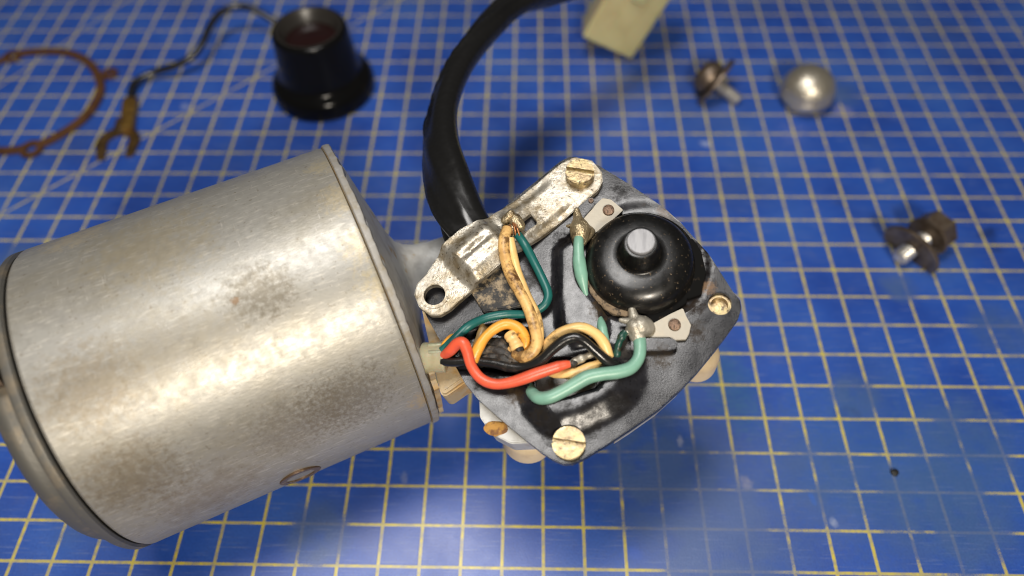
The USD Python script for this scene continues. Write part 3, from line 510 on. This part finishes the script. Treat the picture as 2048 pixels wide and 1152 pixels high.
s1 = trimesh.util.concatenate([blob([(1153, 420, 3.4, 0.55), (1156, 440, 3.0, 1.1), (1160, 460, 2.8, 2.3), (1159, 480, 2.2, 1.7)]), blob([(1160, 455, 2.6, 1.2), (1135, 452, 2.6, 0.35)]), blob([(1160, 460, 1.5, 1.9), (1172, 468, 1.2, 2.0)])])
mp('solder_joint', s1, M_solder_gold, PM, T1, label='gold-brown solder joint on the upper terminal tab')
s2 = trimesh.util.concatenate([blob([(1264, 622, 2.4, 0.9), (1270, 640, 2.4, 1.2), (1270, 655, 2.2, 1.9), (1276, 674, 1.6, 1.5)], seed=2), blob([(1270, 645, 2.4, 1.0), (1242, 640, 2.2, 0.45)], seed=3), blob([(1262, 655, 2.2, 1.0), (1250, 670, 2.2, 0.4)], seed=3), blob([(1279, 652, 2.0, 2.2), (1290, 654, 1.4, 2.0)], seed=4), blob([(1275, 638, 2.4, 0.8), (1290, 636, 2.4, 0.5)], seed=5)])
mp('solder_joint', s2, M_solder, PM, T2, label='grey spiky solder joint on the lower terminal tab')

# --- clamp bracket: pressed steel strip over the cable
def ch(P):                                   # height of the clamp's upper side, along the line left eye -> top screw
    a, b = pl(868, 592, 3.0), pl(1157, 352, 1.6); d = (b - a) / np.linalg.norm(b - a); s = (P - a) @ d / np.linalg.norm(b - a)
    w = (P - a) @ np.array([-d[1], d[0]])
    hump = sstep(s, 0.15, 0.215) * (1 - sstep(s, 0.42, 0.49))
    crease = (-0.75 * np.exp(-((w - 0.9) / 0.6) ** 2) + 0.45 * np.exp(-((w + .1) / 0.40) ** 2)) * sstep(s, 0.19, 0.29) * (1 - sstep(s, 0.34, 0.44))
    roll = -1.3 * sstep(np.abs(w), 2.6, 5.4) * hump - 0.55 * sstep(np.abs(w), 2.9, 4.2) * sstep(s, 0.5, 0.6) * (1 - sstep(s, .82, .9))
    return 3.2 - 1.6 * sstep(s, 0.45, 0.75) + 3.5 * hump + crease + roll
clamp_px = [(828, 588, 3.2), (834, 566, 3.2), (852, 548, 3.2), (868, 520, 3.6), (884, 492, 4.6), (922, 458, 5.0), (962, 438, 4.8), (990, 420, 3.6), (1016, 402, 3.2), (1060, 370, 2.4), (1128, 322, 1.6), (1150, 313, 1.6), (1184, 320, 1.6), (1204, 344, 1.6), (1205, 362, 1.6), (1196, 380, 1.6), (1164, 406, 1.6), (1120, 440, 2.0), (1052, 492, 2.6), (1022, 512, 3.2), (1000, 532, 4.4), (968, 556, 4.8), (945, 572, 4.6), (930, 590, 3.4), (900, 618, 3.2), (880, 630, 3.2), (860, 630, 3.2), (838, 614, 3.2)]
clamp_poly = Polygon([pl(x, y, h) for x, y, h in clamp_px]).buffer(-0.8).buffer(1.6, quad_segs=6).buffer(-0.8, quad_segs=6)
ceye = Point(*pl(869, 590, 3.2)).buffer(2.35, quad_segs=16)
notch = plpoly([(1045, 438), (1060, 424), (1073, 440), (1073, 446), (1052, 463), (1040, 455)], 2.4, 0.2)
cl = man(clamp_poly.difference(ceye).difference(notch), -1.5, 0.0, 0.4, refine=0.7)
def cwarp(V): V = np.array(V); V[:, 2] += ch(V[:, :2]); return V
CL = mp('clamp_bracket', tm(cl.warp_batch(cwarp)), M_clamp, PM, smooth=45)
rimz = tm(man(Point(*pl(869, 590, 3.2)).buffer(3.1, quad_segs=20).difference(Point(*pl(869, 590, 3.2)).buffer(2.3, quad_segs=20)), 2.9, 3.45, 0.25))
mp('eye_rim', rimz, M_clamp, PM, CL)
mp('screw_tip', lathe([(0, 0), (2.1, 0), (2.1, 1.6), (1.6, 2.0), (0, 2.0)], 24), M_bolt, PM @ trimesh.transformations.translation_matrix(pl3(873, 604, -4.5)), CL)
ct = trimesh.util.concatenate([blob([(1010, 440, 4.6, 0.9), (1022, 428, 5.2, 0.9)], seed=8), blob([(1030, 440, 4.4, 1.5), (1040, 452, 4.4, 1.2)], seed=9), blob([(1012, 462, 4.2, 1.0), (1005, 492, 4.0, 0.8)], seed=10), blob([(1030, 440, 3.2, 1.5), (1022, 470, 3.2, 1.2)], seed=11)])
mp('solder_joint', ct, M_solder_gold, PM, CL, label='burnt solder joint with frayed copper on the clamp')
for k, (x0, y0, x1, y1) in enumerate([(1020, 450, 1024, 470), (1026, 446, 1031, 470), (1030, 448, 1040, 474), (1017, 452, 1016, 474)]):
    mp('copper_strand', wire_mesh([pl3(x0, y0, 5.6), pl3((x0 + x1) / 2 + 1, (y0 + y1) / 2, 5.9), pl3(x1, y1, 5.0)], 0.22, n=12), M_copper, PM)
# --- slotted brass screws
def screw(px, h, r, hh, ang, seed):
    c = pl(*px, h + hh)
    body = man(Point(*c).buffer(r, quad_segs=24), h, h + hh, 0.3)
    ca, sa = math.cos(ang), math.sin(ang)
    sl = [(c[0] + ca * u - sa * w_, c[1] + sa * u + ca * w_) for u, w_ in [(-6, -.5), (6, -.5), (6, .5), (-6, .5)]]
    body = (body - man(Polygon(sl), h + hh - 1.0, h + hh + 1)).refine_to_length(0.7)
    g = mp('brass_screw', bump_mesh(tm(body), 0.07, 0.9, seed), M_brass, PM, smooth=30)
    ga = pl(*px, h + hh)
    return g
hz = lambda x, y, h: math.atan2(*((pl(x + 20, y + 3, h) - pl(x - 20, y - 3, h))[::-1]))
screw((1159, 341), 1.6, 3.15, 2.4, hz(1159, 341, 4), 1)
screw((1137, 885), 0.05, 3.2, 1.5, hz(1137, 885, 2), 2)

# --- cable sheath: comes in under the clamp; its flattened end lies on the cover
she = plpoly([(925, 560), (1000, 520), (1030, 530), (1044, 565), (1056, 610), (1012, 622), (968, 626), (946, 590)], 1.6, 0.6)
mp('sheath_end', bump_mesh(tm(man(she, -0.3, 2.0, 0.7, refine=0.7)), 0.22, 0.5, 3), M_sheath, PM)
def cpt(x, y, z): return at(x, y, z)
CABLE = [(965, 515, 57), (938, 470, 58), (918, 425, 59), (898, 360, 60), (884, 290, 60.5), (890, 212, 61), (918, 138, 61), (960, 75, 60.5), (1006, 24, 60.5), (1032, 4, 60), (1075, -8, 59), (1180, -34, 56), (1300, -80, 48)]
cp = spline([cpt(*c) for c in CABLE], 130)
tw = np.linspace(0, 1, 130)
def csec(i, s):
    wv = (5.1 + 0.7 * (1 - sstep(s, .1, .32))) * (1 - 0.16 * math.exp(-((s - 0.33) / 0.09) ** 2) - 0.22 * math.exp(-((s - 0.56) / .03) ** 2) - 0.2 * math.exp(-((s - 0.72) / .03) ** 2)); hv = 3.5 + 0.3 * math.sin(s * 14)
    if s < .06: hv *= 0.75 + 4 * s
    A = np.linspace(0, 2 * np.pi, 40, endpoint=False)
    x, y = np.cos(A), np.sin(A); x = np.sign(x) * np.abs(x) ** 0.9 * wv; y = np.sign(y) * np.abs(y) ** 0.9 * hv
    ridge = 0.8 * np.exp(-((A - 1.5 - 0.9 * math.sin(s * 9)) / 0.22) ** 2) + 0.5 * np.exp(-((A - 2.4 + 1.1 * math.sin(s * 7 + 1)) / 0.25) ** 2)
    vale = -0.75 * np.exp(-((A - 1.95 - 0.9 * math.sin(s * 8 + .4)) / 0.28) ** 2)
    k = 1 + 1.35 * (ridge + vale) / 4.5; x, y = x * k, y * k
    r = 0.25 + 1.0 * math.sin(s * 5.0) + (1.1 * sstep(s, 0.58, 0.70))
    c, t = math.cos(r), math.sin(r); return np.stack([c * x - t * y, t * x + c * y], 1)
mp('cable_sleeve', sweep(cp, csec), M_rubber, smooth=60)

# --- wires on the cover (pixels measured in the photograph, height above the cover in mm)
TG = pl3(878, 715, 0)
gpath = np.array([pl3(846, 716, -1.4), pl3(862, 716, -1.2), pl3(878, 715, -1.0), pl3(890, 714, -0.9), pl3(895, 714, -0.9)])
GR = mp('wire_grommet', wire_mesh(gpath, 3.3, n=24, flat=.8, lump=0.01, ends=(1, .86)), M_grommet, PM, smooth=60)
for k, y in enumerate((690, 704, 719)):
    mp('rib', wire_mesh([pl3(856, y + 2, 1.0 - .45 * abs(k - 1)), pl3(870, y + 1, 1.25 - .45 * abs(k - 1)), pl3(888, y, 1.15 - .45 * abs(k - 1))], 0.5, n=16, ends=(.4, .4)), M_grommet, PM, GR)
W = [
 ('teal_wire', M_teal, 0.9, [(1036, 470, 4.4), (1050, 490, 4.6), (1066, 520, 3.6), (1084, 556, 2.9), (1096, 586, 2.6), (1092, 606, 2.4), (1076, 620, 2.0), (1052, 628, 1.7), (1010, 629, 3.0), (972, 636, 3.2), (938, 652, 2.2), (912, 676, 2.0), (884, 702, 1.2)], {}),
 ('amber_wire', M_amber, 0.85, [(884, 702, .4), (892, 688, 1.2), (905, 676, 0.8), (920, 672, -1.0)], {}),
 ('red_wire', M_red, 1.12, [(886, 712, .8), (900, 702, 2.6), (914, 688, 4.2), (926, 686, 4.9), (934, 702, 4.4), (943, 732, 3.4), (962, 757, 2.9), (990, 768, 2.8), (1028, 763, 3.1), (1080, 745, 3.6), (1124, 731, 3.6), (1140, 728, 3.4)], dict(n=110, ends=(.8, .6), tail=.08)),
 ('black_wire', M_blackwire, 1.05, [(884, 722, .6), (905, 724, .9), (940, 722, 1.2), (985, 726, 1.6), (1020, 734, 1.8), (1050, 735, 2.2), (1080, 722, 3.4), (1106, 698, 4.6), (1130, 680, 5.4), (1150, 675, 5.6), (1168, 682, 5.4), (1192, 703, 4.2), (1214, 722, 2.8), (1236, 734, 1.2)], dict(n=110)),
 ('charred_wire', M_charred, 1.3, [(925, 714, -.5), (955, 704, .4), (985, 700, 1.2), (1008, 708, 1.2), (1030, 722, 1.0), (1055, 728, .8)], dict(lump=.12)),
 ('charred_wire', M_charred, 1.1, [(950, 730, .2), (975, 716, 1.0), (1000, 716, 1.4), (1024, 728, 1.6)], dict(lump=.15, seed=2)),
 ('amber_wire', M_amber, 1.08, [(946, 722, 2.2), (955, 700, 3.0), (970, 675, 3.4), (992, 656, 3.4), (1014, 648, 3.2), (1036, 656, 2.8), (1050, 675, 2.4), (1050, 694, 1.8), (1040, 702, 1.0)], {}),
 ('stained_cream_wire', M_stained, 1.22, [(1014, 458, 6.4), (1008, 482, 7.2), (1010, 512, 6.8), (1020, 545, 5.4), (1038, 580, 4.4), (1056, 615, 4.6), (1068, 650, 4.6), (1074, 682, 4.0), (1066, 704, 3.2), (1048, 714, 2.6), (1030, 706, 2.0)], dict(n=110)),
 ('cream_wire', M_cream, 1.0, [(1020, 478, 6.6), (1026, 510, 6.2), (1036, 548, 4.4), (1052, 590, 3.8), (1070, 625, 3.9), (1078, 660, 3.6), (1076, 690, 3.0), (1060, 712, 2.2), (1042, 716, 1.6)], dict(n=90, seed=3)),
 ('cream_wire', M_cream, 1.12, [(1078, 708, .4), (1094, 690, 1.8), (1116, 670, 2.8), (1142, 658, 3.4), (1168, 656, 3.4), (1192, 668, 3.0), (1208, 688, 2.2), (1216, 712, 1.0), (1220, 728, 0)], dict(n=90)),
 ('mint_wire', M_mint, 1.35, [(1158, 470, 3.0), (1157, 490, 3.6), (1158, 520, 3.2), (1163, 552, 2.4), (1170, 582, 1.4), (1178, 606, .4)], dict(ends=(.7, .12), tail=.4)),
 ('mint_wire', M_mint, 1.1, [(1196, 622, 0.2), (1202, 645, 1.2), (1206, 668, 1.6), (1210, 692, .8), (1214, 710, -.6)], dict(ends=(.12, 1), tail=.45)),
 ('mint_wire', M_mint, 1.32, [(1278, 676, 1.4), (1280, 694, 1.8), (1277, 716, 1.9), (1262, 735, 2.2), (1236, 744, 2.6), (1204, 748, 3.0), (1176, 754, 3.0), (1150, 768, 2.8), (1122, 784, 2.6), (1096, 795, 2.4), (1074, 794, 1.6), (1056, 776, -.8)], dict(n=110)),
 ('dark_green_wire', M_darkgreen, 0.75, [(1250, 664, 2.4), (1242, 676, 2.4), (1236, 692, 1.6), (1234, 706, 1.0), (1232, 722, 0)], dict(lump=.1)),
 ('cream_wire', M_cream, 1.05, [(1094, 742, .6), (1120, 748, 1.6), (1150, 746, 1.8), (1178, 736, 1.8), (1200, 724, 1.6), (1212, 712, 1.0)], dict(lump=.14, flat=.8)),
 ('tan_wire', M_tan, 0.95, [(968, 652, .8), (962, 670, 1.2), (954, 692, .8), (948, 715, -.4)], {}),
 ('bare_strand', M_solder, .75, [(1136, 729, 3.3), (1152, 722, 2.8), (1170, 714, 2.2), (1190, 706, 1.6)], dict(ends=(1, .3), lump=.15)),
]
for k, (name, m, r, px, kw) in enumerate(W):
    kw = {'seed': k, **kw}
    t = plwire(px, r, **kw)
    wp = mp(name, t, m, PM, smooth=60)
stub = wire_mesh([pl3(1020, 668, 2.4), pl3(1028, 682, 3.0), pl3(1036, 698, 3.0)], 1.3, n=14, flat=.8, lump=.1)
mp('wire_knot', stub, M_cream, PM)
mp('wire_knot', blob([(1022, 700, 1.4, 1.0), (1040, 710, 1.4, 1.1), (1056, 706, 1.2, .9)], amp=.35), M_stained, PM)
mp('tape_lump', blob([(985, 690, .2, 1.5), (1004, 695, .6, 1.9), (1020, 715, .6, 1.6)], amp=.4), M_charred, PM)
for k, (x, y, h) in enumerate([(1146, 727, 3.2), (1038, 699, 3.1)]):
    mp('burnt_tip', blob([(x, y, h, .75), (x + 4, y - 1, h - .1, .6)], amp=.15), M_charred, PM)

# ================================================================== loose things on the mat
# magnifier
LC = np.array([-41.5, 174.0, 0.0]); LP = thing('eye_loupe', 'black plastic eye loupe standing with its wide flared rim on the blue mat', 'magnifier', LC)
H = 27.0
body = lathe([(15.2, 0.0), (18.2, 0.0), (18.8, 0.7), (19.0, 2.2), (18.9, 4.4), (18.3, 6.2), (17.2, 7.4), (15.9, 8.3), (15.0, 9.4), (14.6, 11.0), (13.3, H - 2), (13.0, H - 0.6), (12.4, H), (11.6, H + 0.1), (10.9, H - 0.5), (10.2, H - 3.2), (9.6, H - 3.4), (9.6, 2), (15.2, 0)], 96)
LM = trimesh.transformations.translation_matrix(LC)
obj('loupe_body', body, M_gloss, LP, LM, 40)
obj('lens_bezel', lathe([(8.8, H - 4.2), (10.6, H - 3.0), (11.75, H + 0.22), (11.2, H + 0.3), (10.5, H - 0.4), (9.0, H - 3.3), (8.8, H - 4.2)], 80), M_ringgrey, LP, LM)
obj('lens', lathe([(0, H - 6.0), (9.4, H - 5.2), (9.4, H - 4.4), (6, H - 3.7), (3, H - 3.35), (0, H - 3.2)], 64), M_glass, LP, LM)
# lead with fork terminal
FB = at(240, 268, 1.0); LD = thing('fork_terminal_lead', 'thin black wire ending in a tarnished brass fork terminal', 'wire', (FB[0], FB[1], 0))
lead = [at(262, 208, 2.2), at(263, 180, 2.8), at(276, 160, 3.0), at(310, 144, 3.5), at(350, 132, 5), at(385, 112, 7), at(405, 85, 9), at(420, 52, 11), at(440, 26, 12), at(470, 14, 12), at(505, 18, 11), at(540, 38, 8), at(580, 62, 4), at(625, 78, 1.6)]
obj('wire', wire_mesh(lead, 1.25, n=90, lump=.02), M_blackwire, LD, smooth=60)
c0, c1 = at(261, 202, 2.4), at(252, 262, 2.0)
crimp = wire_mesh([c0, c0 * .75 + c1 * .25, (c0 + c1) / 2, c0 * .25 + c1 * .75, c1], 2.7, n=30, flat=.75, lump=.04)
obj('crimp_barrel', crimp, M_term, LD, smooth=50)
fd = at(236, 320, 0) - at(248, 262, 0); fd /= np.linalg.norm(fd); fn = np.array([-fd[1], fd[0], 0]); fc = at(238, 288, 0)
def fk(u, w): q = fc + fd * u + fn * w; return (q[0], q[1])
fork = unary_union([Point(*fc[:2]).buffer(7.6, quad_segs=16), Polygon([fk(-4, -2.8), fk(-13, -2.2), fk(-13, 2.2), fk(-4, 2.8)]), Polygon([fk(0, -7.6), fk(7.5, -6.2), fk(8.0, -3.6), fk(2, -3.5)]), Polygon([fk(0, 7.6), fk(7.5, 6.2), fk(8.0, 3.6), fk(2, 3.5)])])
fork = fork.difference(unary_union([Point(*fc[:2]).buffer(3.9), Polygon([fk(0, -3.7), fk(15, -3.6), fk(15, 3.6), fk(0, 3.7)])])).buffer(-.3).buffer(.6).buffer(-.3)
obj('fork', tm(man(fork, 0.15, 1.25, 0.25)), M_fork, LD, smooth=30)
# gasket ring at the left
ring_px = [(-60, 190), (-20, 140), (10, 124), (45, 111), (100, 107), (145, 112), (180, 130), (200, 160), (203, 190), (185, 225), (158, 252), (120, 276), (85, 293), (45, 303), (0, 306), (-50, 300)]
rp = spline([np.append(at(x, y)[:2], 0) for x, y in ring_px], 120)[:, :2]
band = LineString(rp).buffer(1.5, cap_style='flat')
for (x, y, r, ri) in [(66, 303, 4.0, 2.0), (28, 117, 3.4, 1.7), (222, 152, 3.0, 1.4)]:
    q = Point(*at(x, y)[:2]); band = unary_union([band, q.buffer(r)]).difference(q.buffer(ri))
gm = man(band.buffer(.2).buffer(-.2), 0.0, 1.1, 0.3, refine=2.5)
def gw(V): V = np.array(V); V[:, 2] += 0.25 + 0.9 * meshkit.noise(np.column_stack([V[:, :2] * 0.05, 0 * V[:, 0]]), 2); return V
G = at(190, 200); GK = thing('gasket_ring', 'thin rusty brown gasket ring with small eyelets lying at the left edge', 'gasket', (G[0], G[1], 0))
obj('ring', tm(gm.warp_batch(gw)), M_gasket, GK, smooth=40)
# nylon connector block
b0, b1 = at(1263, 121, 1.5), at(1163, 76, 10.5)          # it stands on one corner, tipped over sideways
b2 = min((at(1345, -5, z) for z in np.arange(15, 50, .25)), key=lambda q: abs(np.dot(b1 - b0, q - b0) / np.linalg.norm(q - b0)))
u = b1 - b0; wl = np.linalg.norm(u); u /= wl; vv = b2 - b0; vv -= u * np.dot(vv, u); vv /= np.linalg.norm(vv); nn = np.cross(vv, u); nn = nn if np.dot(nn, CAM - b0) > 0 else -nn
CM = np.eye(4); CM[:3, 0], CM[:3, 1], CM[:3, 2], CM[:3, 3] = u, vv, nn, b0
if np.linalg.det(CM[:3, :3]) < 0: CM[:3, 0] = -u; CM[:3, 3] = b1
CB = thing('connector_block', 'yellowed nylon plug housing tipped on its corner at the top edge beside the black cable', 'connector', (b0[0], b0[1], 0))
hull = Mf.batch_hull([Mf.sphere(1.3, 24).translate((x, y, z)) for x in (1.3, wl - 1.3) for y in (1.3, 38) for z in (-1.3, -13)])
for x in (wl * .33, wl * .67): hull = hull - Mf.cube((0.5, 30, .5)).translate((x, 6, -.25))
obj('plug_shell', tm(hull), M_nylon, CB, CM, 35)
latch = Mf.batch_hull([Mf.sphere(.6, 16).translate((x, y, z)) for x in (wl * .40, wl * .60) for y in (22, 36) for z in (-.6, 1.0)])
obj('latch', tm(latch), M_nylon, CB, CM, 35)
# bolts
def threaded(r, L, n=10):
    p = [(0, 0)]; st = L / n
    for k in range(n): p += [(r * .86, k * st), (r, k * st + st * .5)]
    return p + [(r * .86, L), (r * .7, L + .3), (0, L + .3)]
BA = at(1412, 150, 7.5); BT = at(1470, 196, 2.2); ax = BT - BA; bl = np.linalg.norm(ax); ax /= bl
B1 = thing('washer_head_bolt', 'dark round-headed bolt with a wide washer beside the shiny dome', 'bolt', (BA[0], BA[1], 0))
BM = frame_z(BA, ax)
obj('bolt_head', lathe([(0, -3.2), (3.2, -2.9), (5.2, -1.6), (6.0, 0.2), (6.0, 2.4), (5.4, 3.2), (0, 3.2)], 40), M_bolt, B1, BM, 40)
obj('washer', lathe([(2.4, 3.6), (9.6, 3.6), (9.9, 4.1), (9.9, 4.7), (9.6, 5.0), (2.4, 5.0), (2.4, 3.6)], 48), M_bolt, B1, BM, 40)
obj('threaded_shank', lathe(threaded(2.3, bl - 5 + 1.5), 24), M_thread, B1, BM @ trimesh.transformations.translation_matrix([0, 0, 5.0]), 40)
HB, HT = at(1882, 452, 7.0), at(1797, 517, 4.0); ax = HT - HB; bl = np.linalg.norm(ax); ax /= bl; HM = frame_z(HB, ax)
B2 = thing('hex_bolt', 'rusty hex-head bolt with two washers lying alone at the right', 'bolt', (HB[0], HB[1], 0))
obj('hex_head', tm(man(Polygon([(6.1 * math.cos(t), 6.1 * math.sin(t)) for t in np.arange(6) * math.pi / 3]), 0, 5.0, .5)), M_bolt, B2, HM, 20)
obj('lock_washer', lathe([(2.6, 5.2), (6.3, 5.2), (6.6, 5.5), (6.6, 6.1), (6.3, 6.4), (2.6, 7.0), (2.6, 5.2)], 40), M_bolt, B2, HM, 40)
obj('threaded_shank', lathe(threaded(2.55, bl - 7), 24), M_thread, B2, HM @ trimesh.transformations.translation_matrix([0, 0, 6.8]), 40)
tiltm = trimesh.transformations.rotation_matrix(0.16, [1, .3, 0]); tiltm[:3, 3] = [0, -0.6, bl * .66]
obj('flat_washer', lathe([(2.9, 0), (9.2, 0), (9.5, .4), (9.5, 1.0), (9.2, 1.3), (2.9, 1.3), (2.9, 0)], 48), M_bolt, B2, HM @ tiltm, 40)
# shiny dome
DCp = np.array([*at(1611, 190, 4)[:2], 0]); DM = thing('metal_dome', 'shiny round domed metal cap with a bright glint', 'metal cap', DCp)
prof = [(0, 0.0), (5.0, 0.0), (7.6, 1.4), (8.9, 3.4), (9.3, 5.0), (9.35, 6.6)] + [(9.35 * math.cos(t), 6.6 + 8.6 * math.sin(t)) for t in np.linspace(.1, math.pi / 2 - .02, 18)] + [(0, 15.2)]
obj('dome', bump_mesh(lathe(prof, 72), .12, .25, 4), M_chrome, DM, trimesh.transformations.translation_matrix(DCp), 50)
obj('dome_rim', lathe([(8.9, 5.0), (9.5, 5.1), (9.6, 5.4), (9.6, 6.0), (9.4, 6.4), (8.9, 6.5), (8.9, 5.0)], 72), M_chrome, DM, trimesh.transformations.translation_matrix(DCp), 50)
cpos = at(1790, 945, .4)
q = obj('crumb', bump_mesh(trimesh.creation.icosphere(2, .9).apply_transform(np.diag([1.3, .9, .6, 1])), .35, 1.2), M_crumb, '/World', trimesh.transformations.translation_matrix(cpos))
meta(prim(q), 'tiny black crumb on a yellow line at the lower right', 'crumb')
